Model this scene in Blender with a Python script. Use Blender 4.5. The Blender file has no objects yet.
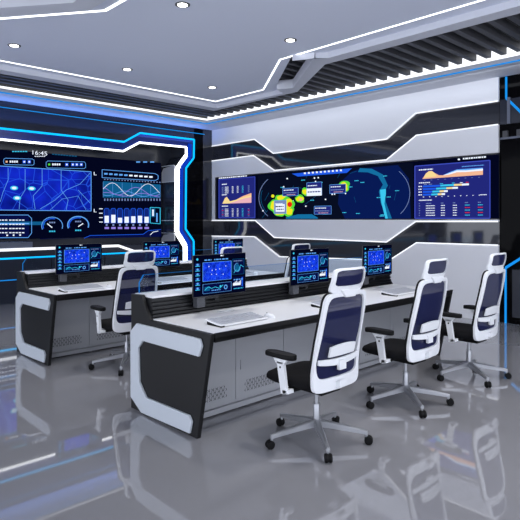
import bpy, math, random
from mathutils import Vector
random.seed(7)
PI = math.pi
SC = bpy.context.scene
COL = SC.collection

# ------------------------------------------------------------------ camera model
F = 548.0
CA, SA = 548/math.hypot(548, 575), 575/math.hypot(548, 575)
FW = Vector((CA, SA, 0)); RT = Vector((SA, -CA, 0)); UP = Vector((0, 0, 1))
HC = 1.53
EYE = Vector((0, 0, HC))
def ray(u, v): return FW + RT*((u-260)/F) + UP*((219-v)/F)
def onx(u, v, X): r = ray(u, v); return EYE + r*(X/r.x)
def ony(u, v, Y): r = ray(u, v); return EYE + r*(Y/r.y)

cam = bpy.data.cameras.new('camera'); co = bpy.data.objects.new('camera', cam); COL.objects.link(co)
co.location = EYE
co.rotation_euler = (PI/2, 0, -math.atan2(FW.x, FW.y))
cam.sensor_width = 36; cam.lens = 36*F/520; cam.shift_y = -41/520
cam.clip_start = 0.05
SC.camera = co
SC.view_settings.view_transform = 'Standard'; SC.view_settings.look = 'None'
SC.view_settings.gamma = 1; SC.view_settings.exposure = 0.0
SC.view_settings.use_curve_mapping = False

# ------------------------------------------------------------------ materials
def lin(c):
    return tuple(((x/255)/12.92 if x/255 <= .04045 else ((x/255+.055)/1.055)**2.4) for x in c)
def mat(name, rgb, rough=.5, metal=0, spec=.5, emit=None, es=1.0, noise=0.04, nscale=30, alpha=1, coat=0, trans=0, bump=0):
    m = bpy.data.materials.new(name); m.use_nodes = True
    nt = m.node_tree; b = nt.nodes['Principled BSDF']
    c = lin(rgb)
    b.inputs['Base Color'].default_value = (*c, 1)
    b.inputs['Roughness'].default_value = rough
    b.inputs['Metallic'].default_value = metal
    b.inputs['Specular IOR Level'].default_value = spec
    b.inputs['Coat Weight'].default_value = coat
    b.inputs['Coat Roughness'].default_value = .03
    b.inputs['Alpha'].default_value = alpha
    b.inputs['Transmission Weight'].default_value = trans
    if emit:
        b.inputs['Emission Color'].default_value = (*lin(emit), 1)
        b.inputs['Emission Strength'].default_value = es
    elif noise:
        tc = nt.nodes.new('ShaderNodeTexCoord'); n = nt.nodes.new('ShaderNodeTexNoise')
        n.inputs['Scale'].default_value = nscale; n.inputs['Detail'].default_value = 3
        nt.links.new(tc.outputs['Object'], n.inputs['Vector'])
        r = nt.nodes.new('ShaderNodeMapRange')
        r.inputs['To Min'].default_value = max(0, rough-noise); r.inputs['To Max'].default_value = rough+noise
        nt.links.new(n.outputs['Fac'], r.inputs['Value']); nt.links.new(r.outputs['Result'], b.inputs['Roughness'])
        if bump:
            bp = nt.nodes.new('ShaderNodeBump'); bp.inputs['Strength'].default_value = bump
            nt.links.new(n.outputs['Fac'], bp.inputs['Height']); nt.links.new(bp.outputs['Normal'], b.inputs['Normal'])
    return m
def glow(name, rgb, s=1.0):
    m = bpy.data.materials.new(name); m.use_nodes = True
    nt = m.node_tree; nt.nodes.clear()
    o = nt.nodes.new('ShaderNodeOutputMaterial'); e = nt.nodes.new('ShaderNodeEmission')
    e.inputs['Color'].default_value = (*lin(rgb), 1); e.inputs['Strength'].default_value = s
    nt.links.new(e.outputs[0], o.inputs[0]); return m
def map_glow(name, base, line, scale, s=1.0):
    """street map drawn by the display: Voronoi cell edges and slow tone changes"""
    m = bpy.data.materials.new(name); m.use_nodes = True
    nt = m.node_tree; nt.nodes.clear()
    o = nt.nodes.new('ShaderNodeOutputMaterial'); e = nt.nodes.new('ShaderNodeEmission')
    tc = nt.nodes.new('ShaderNodeTexCoord')
    v = nt.nodes.new('ShaderNodeTexVoronoi'); v.feature = 'DISTANCE_TO_EDGE'; v.inputs['Scale'].default_value = scale
    n = nt.nodes.new('ShaderNodeTexNoise'); n.inputs['Scale'].default_value = scale*.6; n.inputs['Detail'].default_value = 3
    nt.links.new(tc.outputs['Object'], v.inputs['Vector']); nt.links.new(tc.outputs['Object'], n.inputs['Vector'])
    r = nt.nodes.new('ShaderNodeValToRGB')
    r.color_ramp.elements[0].position = 0.0; r.color_ramp.elements[0].color = (1, 1, 1, 1)
    r.color_ramp.elements[1].position = 0.03; r.color_ramp.elements[1].color = (0, 0, 0, 1)
    nt.links.new(v.outputs['Distance'], r.inputs['Fac'])
    r2 = nt.nodes.new('ShaderNodeValToRGB')
    r2.color_ramp.elements[0].position = .3; r2.color_ramp.elements[0].color = (*[x*.45 for x in lin(base)], 1)
    r2.color_ramp.elements[1].position = .72; r2.color_ramp.elements[1].color = (*[min(1, x*1.5) for x in lin(base)], 1)
    nt.links.new(n.outputs['Fac'], r2.inputs['Fac'])
    mx = nt.nodes.new('ShaderNodeMix'); mx.data_type = 'RGBA'
    nt.links.new(r.outputs['Color'], mx.inputs['Factor'])
    nt.links.new(r2.outputs['Color'], mx.inputs['A']); mx.inputs['B'].default_value = (*lin(line), 1)
    nt.links.new(mx.outputs['Result'], e.inputs['Color']); e.inputs['Strength'].default_value = s
    nt.links.new(e.outputs[0], o.inputs[0]); return m

M = {}
M['floor'] = mat('grey_epoxy', (138, 138, 143), .03, spec=.6, noise=.01, nscale=1.2, coat=.45)
M['ceil'] = mat('ceiling_paint', (216, 222, 238), .6)
M['ring'] = mat('ceiling_frame_paint', (205, 208, 218), .6)
M['wall_lt'] = mat('pale_wall_panel', (234, 235, 240), .3, noise=.01, nscale=3)
M['gloss'] = mat('black_gloss_panel', (44, 46, 54), .06, spec=.6, noise=.02, coat=.3)
M['void'] = mat('black_glass', (9, 9, 11), .05, spec=.04, noise=.02)
M['recess'] = mat('charcoal_lacquer', (40, 44, 56), .2, spec=.5)
M['midwall'] = mat('grey_lacquer', (98, 104, 120), .22, spec=.5)
M['slat'] = mat('grey_slat', (70, 71, 76), .55)
M['black'] = mat('matt_black', (14, 14, 15), .8, spec=.1)
M['desk_blk'] = mat('black_laminate', (21, 21, 23), .45, spec=.3, bump=.02, nscale=300)
M['desk_grey'] = mat('grey_steel', (168, 170, 176), .38)
M['trim'] = mat('pale_grey_lacquer', (196, 203, 212), .32)
M['top'] = mat('white_laminate', (236, 237, 240), .3)
M['rail'] = mat('black_aluminium', (20, 21, 24), .35, spec=.4)
M['white'] = mat('white_plastic', (232, 234, 238), .35)
M['key'] = mat('keycap_white', (182, 185, 193), .45)
M['pad'] = mat('black_rubber', (8, 8, 10), .6, spec=.2)
M['fabric'] = mat('black_fabric', (17, 17, 20), .9, spec=.15, bump=.15, nscale=400)
M['metal'] = mat('brushed_aluminium', (168, 170, 176), .36, metal=.7)
M['navy'] = mat('navy_net', (17, 23, 66), .7, alpha=.9, spec=.2, bump=.2, nscale=300)
M['glass'] = mat('clear_glass', (225, 238, 250), .0, trans=1.0, noise=0)
M['clampgrey'] = mat('clamp_grey', (70, 72, 78), .4)
M['glass'].node_tree.nodes['Principled BSDF'].inputs['IOR'].default_value = 1.12
M['bezel'] = mat('bezel_black', (24, 26, 32), .3)
M['led_w'] = glow('led_white', (250, 252, 255), 3.0)
M['led_trim'] = glow('led_trim_white', (244, 247, 255), 1.3)
M['led_cove'] = glow('cove_white', (248, 250, 255), 1.5)
M['led_b'] = glow('led_blue', (24, 138, 225), 1.15)
M['led_c'] = glow('led_cyan', (10, 170, 240), 1.7)
M['led_db'] = glow('led_deep_blue', (10, 60, 190), 1.0)
M['lamp'] = glow('lamp_disc', (255, 253, 248), 8.0)
G = {k: glow('display_'+k, c, s) for k, (c, s) in {
    'bg': ((4, 8, 34), .8), 'bg2': ((6, 14, 66), 1.0), 'panel': ((34, 40, 122), 1.0), 'panel_edge': ((62, 78, 190), 1.0),
    'white': ((232, 240, 255), 1.1), 'dim': ((120, 140, 190), 1.0), 'cyan': ((60, 200, 240), 1.0), 'blue': ((30, 90, 230), 1.0),
    'lblue': ((100, 170, 250), 1.0), 'teal': ((16, 92, 140), 1.0), 'river': ((20, 110, 160), 1.0), 'sea': ((8, 26, 84), 1.0),
    'green': ((90, 220, 60), 1.0), 'yellow': ((240, 232, 40), 1.0), 'red': ((230, 40, 20), 1.0), 'orange': ((246, 186, 150), 1.0),
    'pink': ((236, 180, 190), 1.0), 'purple': ((150, 130, 230), 1.0), 'cap': ((18, 40, 120), 1.0), 'land': ((8, 14, 34), 1.0),
    'cream': ((250, 220, 150), 1.0)}.items()}
G['map'] = map_glow('display_city_map', (14, 34, 170), (34, 84, 225), 3.6, 1.1)
G['mapm'] = map_glow('display_small_map', (14, 50, 214), (60, 120, 250), 34, 1.1)

# ------------------------------------------------------------------ mesh helper
class MB:
    def __init__(s): s.v = []; s.f = []; s.m = []; s.mats = []
    def mi(s, m):
        if m not in s.mats: s.mats.append(m)
        return s.mats.index(m)
    def face(s, pts, m):
        n = len(s.v); s.v += [tuple(p) for p in pts]; s.f.append(tuple(range(n, n+len(pts)))); s.m.append(s.mi(m)); return s
    def mesh(s, vs, fs, m):
        n = len(s.v); s.v += [tuple(p) for p in vs]; k = s.mi(m)
        for f in fs: s.f.append(tuple(i+n for i in f)); s.m.append(k)
        return s
    def box(s, x0, x1, y0, y1, z0, z1, m):
        vs = [(x, y, z) for z in (z0, z1) for y in (y0, y1) for x in (x0, x1)]
        return s.mesh(vs, [(0, 2, 3, 1), (4, 5, 7, 6), (0, 1, 5, 4), (2, 6, 7, 3), (0, 4, 6, 2), (1, 3, 7, 5)], m)
    def prism(s, poly, d, m):
        """poly: list of 3-D points, d: extrusion vector"""
        d = Vector(d); a = [Vector(p) for p in poly]; n = len(a)
        vs = a+[p+d for p in a]
        fs = [tuple(range(n))[::-1], tuple(range(n, 2*n))]+[(i, (i+1) % n, (i+1) % n+n, i+n) for i in range(n)]
        # make normals face outwards
        nrm = Vector((0, 0, 0))
        for i in range(n): nrm += a[i].cross(a[(i+1) % n])
        if nrm.dot(d) < 0: fs = [f[::-1] for f in fs]
        return s.mesh(vs, fs, m)
    def bar(s, p, q, w, h, m, up=(0, 0, 1)):
        p = Vector(p); q = Vector(q); t = (q-p).normalized(); up = Vector(up)
        side = t.cross(up).normalized()*w/2; u = side.cross(t).normalized()*h/2
        return s.prism([p-side-u, p+side-u, p+side+u, p-side+u], q-p, m)
    def tube(s, pts, r, m, n=10, cap=True):
        pts = [Vector(p) for p in pts]; rs = r if isinstance(r, (list, tuple)) else [r]*len(pts)
        t0 = (pts[1]-pts[0]).normalized()
        u = t0.orthogonal().normalized(); vs = []
        for i, p in enumerate(pts):
            if i == 0: t = t0
            elif i == len(pts)-1: t = (pts[i]-pts[i-1]).normalized()
            else: t = ((pts[i+1]-p).normalized()+(p-pts[i-1]).normalized()).normalized()
            u = (u-t*u.dot(t)).normalized(); w = t.cross(u)
            for k in range(n):
                a = 2*PI*k/n; vs.append(p+(u*math.cos(a)+w*math.sin(a))*rs[i])
        fs = []
        for i in range(len(pts)-1):
            for k in range(n): fs.append((i*n+k, i*n+(k+1) % n, (i+1)*n+(k+1) % n, (i+1)*n+k))
        if cap: fs += [tuple(range(n))[::-1], tuple(range((len(pts)-1)*n, len(pts)*n))]
        return s.mesh(vs, fs, m)
    def lathe(s, prof, c, m, n=24, axis='z'):
        vs = []
        for r, h in prof:
            for k in range(n):
                a = 2*PI*k/n; x, y = r*math.cos(a), r*math.sin(a)
                p = (x, y, h) if axis == 'z' else ((h, x, y) if axis == 'x' else (y, h, x))
                vs.append((c[0]+p[0], c[1]+p[1], c[2]+p[2]))
        fs = []
        for i in range(len(prof)-1):
            for k in range(n): fs.append((i*n+k, i*n+(k+1) % n, (i+1)*n+(k+1) % n, (i+1)*n+k))
        fs += [tuple(range(n))[::-1], tuple(range((len(prof)-1)*n, len(prof)*n))]
        return s.mesh(vs, fs, m)
    def build(s, name, parent=None, smooth=False, bevel=0, seg=2, angle=40, kind=None, label=None):
        me = bpy.data.meshes.new(name); me.from_pydata(s.v, [], s.f)
        for m in s.mats: me.materials.append(m)
        for p, k in zip(me.polygons, s.m): p.material_index = k
        if smooth:
            for p in me.polygons: p.use_smooth = True
            try: me.set_sharp_from_angle(angle=math.radians(angle))
            except Exception: pass
        me.update()
        o = bpy.data.objects.new(name, me); COL.objects.link(o)
        if parent: o.parent = parent
        if bevel:
            b = o.modifiers.new('bevel', 'BEVEL'); b.width = bevel; b.segments = seg; b.limit_method = 'ANGLE'
        if kind: o['kind'] = kind
        if label: o['label'] = label
        return o
def tag(o, label, cat, group=None):
    o['label'] = label; o['category'] = cat
    if group: o['group'] = group
    return o
def thing(name, label, cat, loc=(0, 0, 0), rz=0, group=None):
    o = bpy.data.objects.new(name, None); COL.objects.link(o); o.location = loc; o.rotation_euler = (0, 0, rz)
    o.empty_display_size = .1
    return tag(o, label, cat, group)
def copy_tree(o, parent=None):
    c = o.copy(); COL.objects.link(c); c.parent = parent
    for ch in [k for k in bpy.data.objects if k.parent == o]: copy_tree(ch, c)
    return c
def struct_empty(name):
    o = bpy.data.objects.new(name, None); COL.objects.link(o); o['kind'] = 'structure'; return o

# flat drawing on a display face
class Canvas:
    """pt(u,v) maps drawing coordinates to the display face, nrm points to the viewer"""
    def __init__(s, pt, nrm, step=.0008): s.mb = MB(); s.pt = pt; s.n = Vector(nrm); s.k = 0; s.step = step
    def P(s, u, v, l=0): return s.pt(u, v)+s.n*(s.step*l)
    def poly(s, pts, m, l=1): s.mb.face([s.P(u, v, l) for u, v in pts], G[m] if isinstance(m, str) else m)
    def rect(s, u0, v0, u1, v1, m, l=1): s.poly([(u0, v0), (u1, v0), (u1, v1), (u0, v1)], m, l)
    def line(s, pts, w, m, l=2):
        for (a, b), (c, d) in zip(pts, pts[1:]):
            L = math.hypot(c-a, d-b)
            if L < 1e-9: continue
            nx, ny = -(d-b)/L*w/2, (c-a)/L*w/2
            s.poly([(a-nx, b-ny), (c-nx, d-ny), (c+nx, d+ny), (a+nx, b+ny)], m, l)
    def frame(s, u0, v0, u1, v1, w, m, l=2): s.line([(u0, v0), (u1, v0), (u1, v1), (u0, v1), (u0, v0)], w, m, l)
    def disc(s, u, v, ru, rv, m, l=2, n=20, wob=0, seed=0):
        r = random.Random(seed); ph = [r.uniform(0, 6.28) for _ in range(4)]
        s.poly([(u+ru*(1+wob*math.sin(2*a+ph[0])+wob*.7*math.sin(3*a+ph[1])+wob*.5*math.sin(5*a+ph[2]))*math.cos(a),
                 v+rv*(1+wob*math.sin(2*a+ph[0])+wob*.7*math.sin(3*a+ph[1])+wob*.5*math.sin(5*a+ph[2]))*math.sin(a)) for a in [2*PI*k/n for k in range(n)]], m, l)
    def arc(s, u, v, ru, rv, a0, a1, w, m, l=2, n=14):
        s.line([(u+ru*math.cos(a0+(a1-a0)*k/n), v+rv*math.sin(a0+(a1-a0)*k/n)) for k in range(n+1)], w, m, l)
    def dashes(s, u0, u1, v, h, m, seed=0, l=2, lo=.6, hi=1.8, slope=0):
        r = random.Random(seed); u = u0
        while u < u1:
            w = min(r.uniform(lo, hi)*h, u1-u); vv = v+slope*(u-u0)
            s.rect(u, vv-h/2, u+w, vv+h/2, m, l); u += w+h*.45
    def text(s, body, u, v, h, m, l=3, aspect=1):
        cu = bpy.data.curves.new('lettering', 'FONT'); cu.body = body; cu.size = 1
        ob = bpy.data.objects.new('lettering', cu); COL.objects.link(ob)
        dg = bpy.context.evaluated_depsgraph_get(); me = bpy.data.meshes.new_from_object(ob.evaluated_get(dg))
        xs = [q.co.x for q in me.vertices]; ys = [q.co.y for q in me.vertices]
        x0, x1, y0, y1 = min(xs), max(xs), min(ys), max(ys); k = h/(y1-y0)
        for p in me.polygons:
            s.poly([(u+((me.vertices[i].co.x-(x0+x1)/2)*k*aspect), v-((me.vertices[i].co.y-(y0+y1)/2)*k)) for i in p.vertices], m, l)
        bpy.data.objects.remove(ob); bpy.data.curves.remove(cu); bpy.data.meshes.remove(me)

# ------------------------------------------------------------------ room
XW, YW, ZS = 8.19, 10.2, 3.631          # right wall, left wall, soffit height
X0, Y0 = -3.2, -3.0
ZI, ZR = 3.656, 3.579
YR = 10.85                              # back of the display recess
MB().box(X0, XW+1.2, Y0, YR+.3, -.1, 0, M['floor']).build('floor', kind='structure')

def V2(pts, z): return [(x, y, z) for x, y in pts]
ceil = struct_empty('ceiling')
c = MB(); c.box(X0, XW+1.2, Y0, YR+.3, 4.05, 4.15, M['black']); c.build('upper_slab', ceil)
inner = [(X0, 7.9), (6.43, 7.9), (6.43, 6.2), (6.17, 6.09), (5.2, 4.85), (5.44, 4.45), (5.44, Y0), (2.5, Y0), (2.5, 5.06), (1.72, 6.12), (X0, 6.12)]
c = MB(); c.prism(V2(inner, ZI), (0, 0, .06), M['ceil']); c.build('inner_panel', ceil)
c = MB()
for p in ([(X0, 7.9), (6.43, 7.9), (6.53, 8.12), (X0, 8.12)],
          [(6.43, 7.9), (6.53, 8.12), (6.53, 5.98), (6.29, 5.85), (6.17, 6.09), (6.43, 6.2)],
          [(6.29, 5.85), (6.53, 5.98), (5.64, 4.67), (5.32, 4.58)],
          [(5.2, 4.85), (5.32, 4.58), (5.64, 4.67), (5.64, Y0), (5.44, Y0), (5.44, 4.45)],
          [(2.5, Y0), (2.5, 5.06), (1.72, 6.12), (X0, 6.12), (X0, 5.92), (1.6, 5.92), (2.3, 4.98), (2.3, Y0)]):
    c.prism(V2(p, ZR), (0, 0, .14), M['ring'])
c.build('dropped_frame', ceil)
XS, YS = 7.51, 9.57
c = MB()
c.prism(V2([(XS, Y0), (XW+.02, Y0), (XW+.02, YW+.02), (X0, YW+.02), (X0, YS), (XS, YS)], ZS), (0, 0, .075), M['ring'])
c.build('perimeter_soffit', ceil)
c = MB(); y = Y0+.1; k = 0
yy = 2.926*1.04-.2*31
while yy < YS-.06:
    if yy > Y0: c.box(X0, XS-.02, yy-.037, yy+.037, 3.745, 3.845, M['slat'])
    yy += .208
c.build('slats', ceil)

# cove light behind the soffit edge
c = MB(); c.box(XS+.05, XS+.07, Y0, YS+.05, 3.706, 3.86, M['led_cove']); c.box(X0, XS+.05, YS+.05, YS+.07, 3.706, 3.755, M['led_cove'])
tag(c.build('cove_light'), 'white cove strip glowing behind the ends of the ceiling slats', 'light')
c = MB(); c.box(XS-.012, XS, Y0, YS-.012, ZS-.006, ZS+.012, M['led_b'])
tag(c.build('linear_light'), 'thin blue light line on ceiling edge along the heat-map wall', 'light')
c = MB(); c.box(X0, XS, YS-.012, YS, ZS-.006, ZS+.012, M['led_b'])
tag(c.build('linear_light'), 'thin blue light line on ceiling edge along the city-map wall', 'light')
def strip(path, w, name, label, m, z):
    c = MB()
    n = len(path); offs = []
    for i, p in enumerate(path):
        p = Vector(p); dirs = []
        if i > 0: dirs.append((p-Vector(path[i-1])).normalized())
        if i < n-1: dirs.append((Vector(path[i+1])-p).normalized())
        ns = [Vector((-d.y, d.x)) for d in dirs]; a = sum(ns, Vector((0, 0)))/len(ns); a = a/max(.3, a.length_squared)
        offs.append(a*w/2)
    for i in range(n-1):
        p, q = Vector(path[i]), Vector(path[i+1])
        c.prism([(*(p-offs[i]), z), (*(q-offs[i+1]), z), (*(q+offs[i+1]), z), (*(p+offs[i]), z)], (0, 0, .012), m)
    return tag(c.build(name), label, 'light')
strip([(X0, 7.72), (6.25, 7.72), (6.25, 6.48), (5.23, 5.10), (5.23, Y0)], .02, 'linear_light', 'long white light line bending around the ceiling corner beside black slats', M['led_w'], ZI-.006)
strip([(2.71, Y0), (2.71, 5.13), (1.86, 6.32), (X0, 6.32)], .03, 'linear_light', 'short bent white light line at top left of the ceiling', M['led_w'], ZI-.006)

# downlights
dl = thing('downlight', '', 'ceiling light', (0, 0, 0))
MB().lathe([(.075, -.006), (.075, .004)], (0, 0, 0), M['slat']).build('rim', dl)
MB().lathe([(.05, -.009), (.05, -.004)], (0, 0, 0), M['lamp']).build('lens', dl)
spots = [(2.45, 6.93, 'round ceiling downlight nearest the left end of the long white light line'),
         (4.0, 6.93, 'round ceiling downlight above the white headrest chair of the rear desk'),
         (5.54, 6.93, 'round ceiling downlight nearest the bent corner of the long white light line'),
         (3.19, 4.46, 'round ceiling downlight at the top edge, beside the short bent light line'),
         (4.75, 4.46, 'round ceiling downlight between the ceiling centre and the slatted opening')]
for i, (x, y, lb) in enumerate(spots):
    o = dl if i == 0 else copy_tree(dl)
    o.location = (x, y, ZI); o['label'] = lb
def area(x, y, z, sx, sy, p, col=(1, 1, 1), rot=(0, 0, 0)):
    l = bpy.data.lights.new('lamp', 'AREA'); l.shape = 'RECTANGLE'; l.size = sx; l.size_y = sy; l.energy = p; l.color = col
    o = bpy.data.objects.new('lamp', l); COL.objects.link(o); o.location = (x, y, z); o.rotation_euler = rot; return o
for x, y, _ in spots+[(3.19, 2.0, ''), (4.75, 2.0, ''), (3.19, -.4, ''), (4.75, -.4, '')]:
    l = bpy.data.lights.new('lamp', 'SPOT'); l.energy = 110; l.spot_size = 2.4; l.spot_blend = 1; l.shadow_soft_size = .12; l.color = (1, .98, .95)
    o = bpy.data.objects.new('lamp', l); COL.objects.link(o); o.location = (x, y, ZI-.03)

# ------------------------------------------------------------------ right wall (x = XW)
wr = struct_empty('wall_right')
yE = onx(499.5, 219, XW).y
yl = lambda u: onx(u, 219, XW).y
def rx(pts, x=XW): return [tuple(onx(u, v, x)) for u, v in pts]
c = MB(); c.box(XW, XW+.15, yE, YW+.15, 0, 3.7, M['gloss']); c.build('gloss_backing', wr)
L1 = [(214, 146.3), (256, 139.6), (275, 153.6), (388, 139.5), (417, 113.8), (499.5, 101.5)]
L2 = [(214, 161), (255, 155.6), (276, 170.5), (388, 160), (418, 135.5), (499.5, 124.8)]
L3 = [(214, 220.6), (257, 220.6), (276, 237.5), (388, 242), (417, 221.6), (499.5, 221.6)]
L4 = [(214, 236), (256, 236.5), (281, 256.5), (391, 260), (418, 242.6), (499.5, 245)]
def clampy(pts):
    out = []
    for i, p in enumerate(pts):
        p = list(p)
        if i == 0: p[1] = YW
        if i == len(pts)-1: p[1] = yE
        out.append(tuple(p))
    return out
W1, W2, W3, W4 = [clampy(rx(l)) for l in (L1, L2, L3, L4)]
scr = [(216.5, 177.8), (499.5, 153.4), (499.5, 219.2), (216.5, 219.2)]
S = rx(scr); zt0, zt1, zb = S[0][2], S[1][2], S[2][2]
zt = (zt0+zt1)/2; yS0 = S[0][1]
panels = [('upper_panel', W1+[(XW, yE, ZS), (XW, YW, ZS)]),
          ('middle_panel', W2+[(XW, yE, zt+.01), (XW, YW, zt+.01)]),
          ('left_panel', [(XW, YW, zt+.01), (XW, yS0, zt+.01), (XW, yS0, zb-.01), (XW, YW, zb-.01)]),
          ('under_display_panel', [(XW, YW, zb-.01), (XW, yE, zb-.01)]+W3[::-1]),
          ('lower_panel', W4+[(XW, yE, 0), (XW, YW, 0)])]
for n, p in panels:
    c = MB(); c.prism(p, (-.045, 0, 0), M['wall_lt']); c.build(n, wr)
for w, lb in ((W1, 'zigzag white light line bordering the top wall panel over the heat-map display'), (W2, 'zigzag white light line just above the heat-map display'),
              (W3, 'white light line stepping along the panel under the heat-map display'), (W4, 'white light line on top edge of the lowest wall panel behind the desks')):
    c = MB()
    for p, q in zip(w, w[1:]):
        c.bar((XW-.05, p[1], p[2]), (XW-.05, q[1], q[2]), .012, .016, M['led_trim'], up=(0, .01, 1))
    tag(c.build('linear_light'), lb, 'light')
# dark glass bay to the right of the display
c = MB(); c.box(XW, XW+.15, Y0, yE-.002, 0, 3.7, M['void']); c.build('glass_bay', wr)
c = MB()
zg = [onx(509, v, XW).z for v in (99, 124, 126, 137)]
yg = onx(500.5, 200, XW).y
c.box(XW-.02, XW, Y0, yg, zg[1], zg[0], M['recess'])
c.box(XW-.022, XW, Y0, yg, zg[3]-.03, zg[3], M['midwall'])
for k in range(30):
    c.box(XW-.05, XW, yg-.12-k*.2, yg-.05-k*.2, zg[3], zg[3]+.09, M['slat'])
yq = onx(513, 268, XW); c.box(XW-.03, XW, Y0, yq.y, .1, yq.z-.02, M['recess'])
ys = onx(509.5, 200, XW).y
c.box(XW-.04, XW, ys-.02, ys+.02, zg[1], zg[0]+.02, M['midwall'])
c.build('bay_shelf', wr)
a = onx(506.6, 70, XW); b = onx(506.6, 98, XW); d = onx(520, 111, XW); e = onx(520, 259, XW); g = onx(506, 267.7, XW)
h = (d.z-b.z)/(b.y-d.y)
pth = [(a.y, a.z), (b.y, b.z), (b.y-.55, b.z-.55*h*-1 if h > 0 else b.z-.55*abs(h))]
run = .75
s1 = (d.z-b.z)/(d.y-b.y); s2 = (g.z-e.z)/(g.y-e.y)
p2 = (b.y-run, b.z-run*s1); p3 = (g.y-run, g.z-run*s2)
c = MB()
loop = [(a.y, 3.62), (b.y, b.z), p2, p3, (g.y, g.z), (g.y, 0.0)]
for p, q in zip(loop, loop[1:]): c.bar((XW-.012, p[0], p[1]), (XW-.012, q[0], q[1]), .02, .035, M['led_b'], up=(0, .01, 1.0) if abs(p[0]-q[0]) > .01 else (1, 0, 0))
tag(c.build('linear_light'), 'blue light line bent around the black glass bay at right edge', 'light')

# heat-map display
vw = thing('video_wall', 'wide heat-map display set in the pale panelled wall', 'screen', (XW, (yS0+yE)/2, zb))
off = Vector(vw.location)
c = MB(); c.box(XW-.04-off.x, -off.x+XW-.002, yE+.004-off.y, yS0-.004-off.y, 0, zt-zb, M['bezel']); c.build('housing', vw)
cv = Canvas(lambda u, v: onx(u, v, XW-.042)-off, (-1, 0, 0))
def lerp(a, b, t): return a+(b-a)*t
def top_at(u): return lerp(177.8, 153.4, (u-216.5)/283)
def R(u, t, pad=0): return (u, lerp(top_at(u), 219.2, t))       # t 0..1 down the display
def rr(u0, t0, u1, t1, m, l=1): cv.poly([R(u0, t0), R(u1, t0), R(u1, t1), R(u0, t1)], m, l)
def rl(pts, w, m, l=2): cv.line([R(*p) for p in pts], w, m, l)
rr(217, .01, 499, .99, 'bg', 1)
rr(219, .05, 255, .97, 'panel', 2); rl([(219, .05), (255, .05), (255, .97), (219, .97), (219, .05)], .6, 'panel_edge', 3)
def tx(u0, u1, t, h, m, seed=0, l=4):
    r = random.Random(seed); u = u0
    while u < u1:
        w = min(r.uniform(.8, 2.0)*h, u1-u); a, b = R(u, t), R(u+w, t)
        cv.poly([(a[0], a[1]-h/2), (b[0], b[1]-h/2), (b[0], b[1]+h/2), (a[0], a[1]+h/2)], m, l); u += w+h*.4
tx(219, 247, .015, 1.1, 'white', 1); tx(222, 227, .17, .9, 'white', 2); tx(222, 227, .42, .9, 'white', 3); tx(222, 228, .69, .9, 'white', 4)
for (uu, m) in ((222, 'dim'), (225, 'white'), (232, 'white'), (237, 'white'), (242, 'cyan'), (248, 'dim')):
    for k in range(6): tx(uu, uu+(3.6 if uu == 225 else 1.6), .24+k*.028, .55, m, k); tx(uu, uu+(3.6 if uu == 225 else 1.6), .76+k*.033, .6, 'red' if m == 'dim' and k % 3 == 1 else m, k)
cv.poly([R(222.5, .63), R(225, .5), R(227, .47), R(230, .58), R(236, .55), R(243, .47), R(251.5, .41), R(251.5, .63)], 'cream', 4)
cv.poly([R(230, .62), R(236, .58), R(243, .53), R(251.5, .5), R(251.5, .63), R(230, .63)], 'pink', 5)
cv.poly([R(236, .55), R(243, .47), R(251.5, .41), R(251.5, .46), R(243, .50)], 'orange', 5)
# map area
rr(258, .03, 413, .99, 'land', 2)
cv.poly([R(340, .3), R(352, .1), R(362, .06), R(398, .05), R(409, .3), R(411, .99), R(345, .99), R(338, .7)], 'sea', 3)
cv.poly([R(360, .05), R(372, .08), R(383, .2), R(388, .4), R(384, .52), R(386, .7), R(392, .99), R(388, .99), R(381, .72), R(379, .5), R(383, .38), R(378, .22), R(368, .14), R(358, .12)], 'river', 4)
cv.poly([R(380, .47), R(386, .46), R(386, .55), R(384.5, .72), R(388, .99), R(385.5, .99), R(381.5, .7)], 'cyan', 5)
cv.poly([R(286, .96), R(298, .9), R(312, .9), R(318, .97), R(318, .99), R(286, .99)], 'river', 4)
cv.arc(*R(290, .55), 31, 26, PI*.75, PI*1.25, .5, 'dim', 5)
cv.arc(*R(290, .55), 29, 24, PI*.8, PI*1.1, .4, 'teal', 5)
cv.arc(*R(378, .53), 32, 29, -PI*.27, PI*.25, .5, 'dim', 5)
cv.poly([R(292, .05), R(352, .04), R(347, .12), R(298, .12)], 'blue', 4)
for k in range(10):
    p = R(304+k*4, .06); cv.rect(p[0], p[1]-.8, p[0]+2, p[1]+.9, 'white', 5)
rnd = random.Random(3)
for k in range(16):
    p = R(rnd.uniform(262, 346), rnd.uniform(.12, .95)); cv.disc(*p, .8, .8, 'white', 5, 8)
for k in range(20):
    p = (rnd.uniform(262, 400), rnd.uniform(.15, .95)); tx(p[0], p[0]+4, p[1], .8, 'cyan', k, 5)
for k in range(12):
    q = (rnd.uniform(262, 405), rnd.uniform(.1, .9)); rl([q, (q[0]+rnd.uniform(-16, 16), min(.98, q[1]+rnd.uniform(-.2, .3)))], .25, 'teal', 4)
def blob(u, t, a, b, seed):
    p = R(u, t)
    cv.disc(*p, a, b, 'green', 6, 24, .12, seed); cv.disc(*p, a*.72, b*.7, 'yellow', 7, 24, .14, seed+1)
blob(275, .72, 6, 7, 1); blob(288, .68, 6, 7, 4); blob(281, .54, 6, 3, 9); blob(289, .84, 5, 5, 12); blob(280, .86, 6, 4, 3); blob(300, .58, 5, 3.6, 6); blob(305, .44, 3, 4, 2); blob(343.5, .38, 7, 5.5, 5)
cv.disc(*R(290, .69), 2.4, 2.6, 'red', 8); cv.disc(*R(301, .6), 1.8, 1.6, 'orange', 8); cv.disc(*R(343, .42), 2.2, 1.8, 'orange', 8); cv.disc(*R(273, .5), 1.6, 1.6, 'yellow', 8)
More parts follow.
